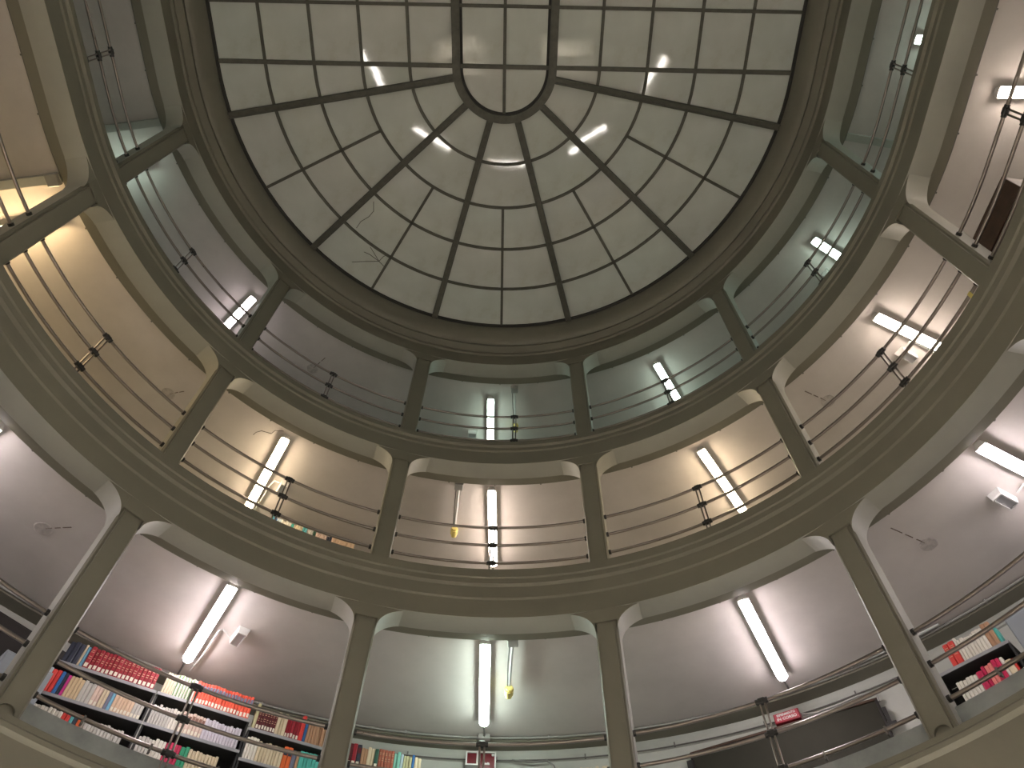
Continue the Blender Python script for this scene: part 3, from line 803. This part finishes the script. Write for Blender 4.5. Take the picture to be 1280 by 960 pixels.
shelve(A2, 0.024, L2, SH[2], [(4, 0.0336, 0.22, 'greywhite', 'grey-white book'), (4, 0.0358, 0.225, 'white', 'white book'), (4, 0.0381, 0.235, 'crimson', 'crimson book'), (2, 0.0381, 0.23, 'emerald', 'emerald green book'),
                             (9, 0.0347, 0.22, 'cream', 'cream book')], w2 % 'third')
SH3 = [5.07, 4.725, 4.37, 4.0]
A3, L3 = bookcase('bookcase', 'grey steel bookcase set a little lower, beside the third column', P3, P4, SH3, zb0, M['shelf_dark'])
w3 = '%s shelf before the third column'
shelve(A3, 0.024, L3, SH3[0], [(1, 0.035, 0.30, 'olive', 'tall olive-cream book'), (7, 0.030, 0.24, 'maroon', 'dark maroon volume', True, 'gilt'), (3, 0.036, 0.26, 'cream', 'cream book'),
                               (5, 0.03, 0.245, 'wine', 'dark red book', True), (1, 0.045, 0.29, 'red', 'tall red book'), (1, 0.034, 0.24, 'blue', 'deep blue book'), (8, 0.032, 0.24, 'tan', 'tan book')], w3 % 'top')
shelve(A3, 0.024, L3, SH3[1], [(4, 0.032, 0.245, 'white', 'white book'), (8, 0.034, 0.23, 'cream', 'cream book'), (2, 0.05, 0.25, 'orange', 'orange book with a navy band', False, 'navy'), (1, 0.05, 0.24, 'slate', 'slate-blue book'),
                              (1, 0.03, 0.23, 'tan', 'tan book'), (6, 0.045, 0.25, 'teal', 'teal book')], w3 % 'second')
shelve(A3, 0.024, L3, SH3[2], [(10, 0.031, 0.225, 'pinkcream', 'pinkish cream book'), (9, 0.033, 0.22, 'greywhite', 'grey-white book')], w3 % 'third')
# bookcase beyond the third column, middle bay
A4, L4 = bookcase('bookcase', 'dark bookcase beside the third column at the foot of the middle bay', pos(-15.4, 6.42, 0), pos(-5.6, 6.40, 0), [5.10, 4.74], zb0, M['shelf_dark'])
w4 = 'bookcase past the third column'
shelve(A4, 0.16, L4, 5.10, [(1, 0.045, 0.28, 'maroon', 'dark maroon volume', True), (1, 0.05, 0.27, 'wine', 'wine-red volume', True), (1, 0.05, 0.265, 'navy', 'navy and maroon volume', True, 'maroon'), (2, 0.035, 0.225, 'tan', 'brown-beige book'),
                            (2, 0.04, 0.25, 'cream', 'cream book'), (1, 0.045, 0.24, 'dkgreen', 'dark green book', True), (5, 0.036, 0.235, 'rust', 'red-brown bound volume', False, 'gilt'), (2, 0.034, 0.22, 'mint', 'mint green book'),
                            (1, 0.034, 0.21, 'paleblue', 'pale blue book'), (3, 0.034, 0.19, 'olive', 'olive-cream book'), (1, 0.03, 0.21, 'blue', 'blue book'), (2, 0.04, 0.19, 'cream', 'orange-cream book')], w4)
A5, L5 = bookcase('bookcase', 'dark bookcase beside the fourth column at the lower edge', pos(6.3, 6.40, 0), pos(15.0, 6.42, 0), [4.93, 4.58], zb0, M['shelf_dark'])
shelve(A5, 0.024, L5, 4.93, [(24, 0.036, 0.245, 'cream', 'cream and tan book', False)], 'bookcase before the fourth column')
# bookcase behind the fifth column
SH6 = [4.965, 4.60]
A6, L6 = bookcase('bookcase', 'dark two-shelf bookcase behind the fifth column', pos(45.4, 6.17, 0), pos(52.4, 6.20, 0), SH6, zb0, M['shelf_dark'])
w6 = '%s shelf behind the fifth column'
shelve(A6, 0.19, L6, SH6[0], [(2, 0.062, 0.255, 'red', 'thick red volume', False, 'gilt'), (1, 0.03, 0.27, 'white', 'tall white book'), (8, 0.033, 0.235, 'white', 'white book'), (2, 0.045, 0.26, 'tan', 'tan bound volume'), (1, 0.02, 0.235, 'teal', 'thin teal book')], w6 % 'upper')
shelve(A6, 0.13, L6, SH6[1], [(6, 0.034, 0.215, 'white', 'white book'), (1, 0.06, 0.23, 'crimson', 'thick crimson volume'), (1, 0.035, 0.245, 'crimson', 'thin crimson book'), (2, 0.036, 0.245, 'salmon', 'salmon-red book'), (2, 0.036, 0.25, 'crimson', 'crimson book'), (1, 0.032, 0.255, 'white', 'tall white book'),
                              (1, 0.06, 0.21, 'cream', 'thick cream book'), (1, 0.02, 0.20, 'red', 'thin red book')], w6 % 'lower')
# middle gallery: shelf of books that shows above the cornice
A7, L7 = bookcase('bookcase', 'dark bookcase of the middle gallery showing above the cornice', pos(-31.0, 6.20, 0), pos(-15.5, 6.20, 0), [7.98], FLOOR_Z[1], M['shelf_dark'])
shelve(A7, 0.08, L7, 7.98, [(1, 0.04, 0.25, 'turq', 'turquoise book'), (1, 0.05, 0.24, 'blue', 'blue book'), (2, 0.03, 0.235, 'paleblue', 'pale blue book'), (5, 0.03, 0.23, 'white', 'white book'), (1, 0.04, 0.22, 'teal', 'teal book'), (4, 0.032, 0.23, 'cream', 'cream book'),
                            (2, 0.034, 0.235, 'turq', 'dark turquoise book'), (3, 0.03, 0.22, 'greywhite', 'grey-white book'), (1, 0.04, 0.23, 'dkgreen', 'dark green book'), (5, 0.033, 0.22, 'pinkcream', 'pinkish cream book'), (2, 0.034, 0.22, 'navy', 'navy book'),
                            (10, 0.034, 0.235, 'peach', 'peach-coloured book')], 'middle gallery shelf above the cornice')

# ------------------------------------------------------------------ other furniture
# blackboard with its frame and the lit sign above it
pa, pb = pos(20.33, 6.94, 0), pos(38.71, 6.94, 0)
A, L = case_frame(pa, pb)
t = thing('blackboard', 'wide dark slate blackboard on the wall under the red sign', 'blackboard'); t.matrix_world = A @ Matrix.Translation((0, 0, 4.422))
bm = bmesh.new(); add_box(bm, 0.0, L, 0.005, 0.03, 0.0, 1.08); link('slate', bm, M['board'], t)
for x in (0.0, L - 0.03):
    link('side_frame', bevel_box(x, x + 0.03, -0.012, 0.034, 0.0, 1.10, 0.004), M['cabinet_black'], t)
link('top_frame', bevel_box(0.0, L, -0.012, 0.034, 1.075, 1.105, 0.004), M['cabinet_brown'], t)
bm = bmesh.new(); add_box(bm, -0.05, 0.015, -0.03, 0.02, 0.86, 1.0); link('hinge', bm, M['black_iron'], t)
bm = bmesh.new(); add_box(bm, L + 0.005, L + 0.045, -0.03, 0.02, 0.76, 0.96); add_box(bm, L - 0.02, L + 0.09, -0.035, -0.01, 0.72, 0.78); link('hinge', bm, M['black_iron'], t)

def text_mesh(body, size, depth):
    cu = bpy.data.curves.new('lettering', 'FONT'); cu.body = body; cu.size = size; cu.extrude = depth; cu.align_x = 'CENTER'; cu.align_y = 'CENTER'; cu.space_character = 1.02; cu.offset = 0.0012
    tmp = bpy.data.objects.new('lettering', cu); COL.objects.link(tmp)
    bpy.context.view_layer.update()
    me = bpy.data.meshes.new_from_object(tmp.evaluated_get(bpy.context.evaluated_depsgraph_get()))
    bpy.data.objects.remove(tmp)
    return me
t = thing('warning_sign', 'small red box sign lettered ESPERIMENTO IN CORSO above the blackboard', 'sign'); t.matrix_world = local(30.37, 6.88, 5.610)
SW, SHh = 0.148, 0.062
link('sign_box', bevel_box(-SW, SW, -0.05, 0.07, -SHh, SHh, 0.008, 2), M['red'], t)
link('sign_face', bevel_box(-SW + 0.012, SW - 0.012, -0.054, -0.04, -SHh + 0.014, SHh - 0.006, 0.003), M['red_lit'], t)
for body, z in (('ESPERIMENTO', 0.026), ('IN CORSO', -0.022)):
    me = text_mesh(body, 0.039 if body[0] == 'E' else 0.046, 0.0012)
    me.materials.append(M['white_plastic'])
    for v in me.vertices: v.co.x *= 0.88 if body[0] == 'E' else 1.05
    o = bpy.data.objects.new('lettering', me); COL.objects.link(o); o.parent = t
    o.location = (0, -0.056, z); o.rotation_euler = (PI / 2, 0, 0)

# double red call box on the middle wall
t = thing('fire_box', 'white double frame with red panels under the greenish middle lamp', 'fire box'); t.matrix_world = local(-0.55, 6.88, 5.606)
for x0, x1 in ((-0.185, -0.035), (-0.025, 0.185)):
    bm = bmesh.new()
    zt, zb = 0.105, (-0.075 if x0 < -0.1 else -0.16)
    w = 0.018
    add_box(bm, x0, x1, -0.03, 0.07, zt - w, zt); add_box(bm, x0, x1, -0.03, 0.07, zb, zb + w)
    add_box(bm, x0, x0 + w, -0.03, 0.07, zb + w, zt - w); add_box(bm, x1 - w, x1, -0.03, 0.07, zb + w, zt - w)
    fr = link('frame', bm, M['white_plastic'], t)
    bm = bmesh.new(); add_box(bm, x0 + w, x1 - w, -0.012, 0.0, zb + w, zt - w)
    link('red_panel', bm, M['red_dark'], t)
bm = bmesh.new()
add_prism(bm, [(0.02, -0.06), (0.11, -0.06), (0.105, -0.035), (0.085, -0.028), (0.07, -0.04), (0.05, -0.03), (0.02, -0.03)], -0.018, -0.011)
link('white_mark', bm, M['white_plastic'], t)
bm = bmesh.new(); add_tube(bm, [(0.145, -0.02, 0.068), (0.145, -0.010, 0.068)], 0.017, 12); link('lock', bm, M['white_plastic'], t)
ceiling_pipe([pos(2.59, 6.94, 5.659), pos(4.21, 6.94, 5.626), pos(5.50, 6.94, 5.631), pos(6.15, 6.94, 5.639), pos(6.78, 6.94, 5.573), pos(7.07, 6.94, 5.479)], 0.012, M['conduit_dark'], 'black cable running from the red fire box along the middle wall', 'wall_cable')
ceiling_pipe([pos(31.71, 6.94, 5.644), pos(32.96, 6.94, 5.610), pos(34.93, 6.94, 5.612), pos(36.94, 6.94, 5.627), pos(38.09, 6.94, 5.619), pos(38.72, 6.94, 5.575), pos(38.68, 6.94, 5.474)], 0.013, M['conduit'], 'grey flexible conduit running from the red sign above the blackboard', 'wall_cable')

# blue-grey steel cabinet right of the far right bookcase
def cabinet(name, label, azA, azB, R, z0, z1, depth, mat, parts=True, mat2=None):
    A, L = case_frame(pos(azA, R, 0), pos(azB, R, 0))
    t = thing(name, label, 'cabinet'); t.matrix_world = A @ Matrix.Translation((0, 0, z0))
    h = z1 - z0
    link('body', bevel_box(0, L, 0.0, depth, 0, h, 0.005), mat, t)
    n = 2
    for i in range(n):
        x0, x1 = L * i / n + 0.012, L * (i + 1) / n - 0.012
        d = link('door', bevel_box(x0, x1, -0.016, 0.002, 0.03, h - 0.03, 0.004), mat2 or mat, t)
        hx = x1 - 0.05 if i == 0 else x0 + 0.05
        bm = bmesh.new(); add_tube(bm, [(hx, -0.03, h * 0.5), (hx, -0.03, h * 0.5 + 0.1)], 0.007, 6); add_tube(bm, [(hx, -0.032, h * 0.5 + 0.01), (hx, -0.015, h * 0.5 + 0.01)], 0.006, 6); add_tube(bm, [(hx, -0.032, h * 0.5 + 0.09), (hx, -0.015, h * 0.5 + 0.09)], 0.006, 6)
        link('handle', bm, M['rail'], d)
    return t
cabinet('steel_cabinet', 'blue-grey steel cabinet beside the bookcase behind the fifth column', 52.9, 61.0, 6.22, FLOOR_Z[0], 5.16, 0.40, M['cabinet_grey'])
cabinet('steel_cabinet', 'low blue-grey steel cabinet left of the long packed bookcase', -47.6, -43.0, 6.10, FLOOR_Z[0], 4.86, 0.16, M['cabinet_grey'])
cabinet('wooden_cabinet', 'black-brown cabinet behind the second column at the left edge, lowest gallery', -60.0, -41.0, 6.74, FLOOR_Z[0], 5.52, 0.18, M['cabinet_black'], mat2=M['cabinet_black'])
# open bookcase with a deep header board, middle gallery at right
A, L = case_frame(pos(79.4, 5.10, 0), pos(87.4, 5.10, 0))
t = thing('tall_bookcase', 'tall dark brown bookcase behind the railing at the right edge, middle gallery', 'bookcase'); t.matrix_world = A @ Matrix.Translation((0, 0, FLOOR_Z[1]))
H = 7.76 - FLOOR_Z[1]
link('header_board', bevel_box(0, L, 0, 0.03, H - 0.36, H, 0.004), M['cabinet_brown'], t)
for x in (0, L - 0.03): link('side_panel', bevel_box(x, x + 0.03, 0.005, 0.42, 0, H - 0.01, 0.004), M['cabinet_brown'], t)
link('back_panel', bevel_box(0.03, L - 0.03, 0.39, 0.41, 0, H - 0.02, 0.004), M['cabinet_black'], t)
for z in (0.08, 0.42, 0.78, H - 0.40, H - 0.05): link('shelf', bevel_box(0.03, L - 0.03, 0.03, 0.39, z, z + 0.025, 0.003), M['cabinet_black'], t)

# cracks in two panes
def glass_crack(pts):
    ZC = 11.94
    w = []
    for x, y in pts: w.append(Vector((x, y, ZC)) + SO)
    o = link('crack', tube(w, 0.005, 5), M['crack'], sky)
glass_crack([(-2.372, 2.461), (-2.292, 2.351), (-2.157, 2.268), (-2.072, 2.173), (-2.060, 2.016)])
glass_crack([(-2.048, 3.029), (-2.337, 3.042), (-2.498, 3.053)])
glass_crack([(-2.048, 3.029), (-2.114, 2.896), (-2.171, 2.785)])
glass_crack([(-2.048, 3.029), (-2.194, 2.911), (-2.283, 2.871)])
glass_crack([(-2.048, 3.029), (-1.972, 2.948), (-1.903, 2.905)])
glass_crack([(-2.048, 3.029), (-1.970, 3.119)])

# small yellow strip tied to the lowest rail, middle gallery at right
bm = bevel_box(-0.02, 0.02, -0.004, 0.004, -0.07, 0.07, 0.002)
o = link('yellow_tag', bm, M['yellow']); o.matrix_world = local(77.03, 4.579, 6.567)
tag(o, 'small yellow strip on the lowest rail of the middle gallery, beside the sixth column', 'tag')
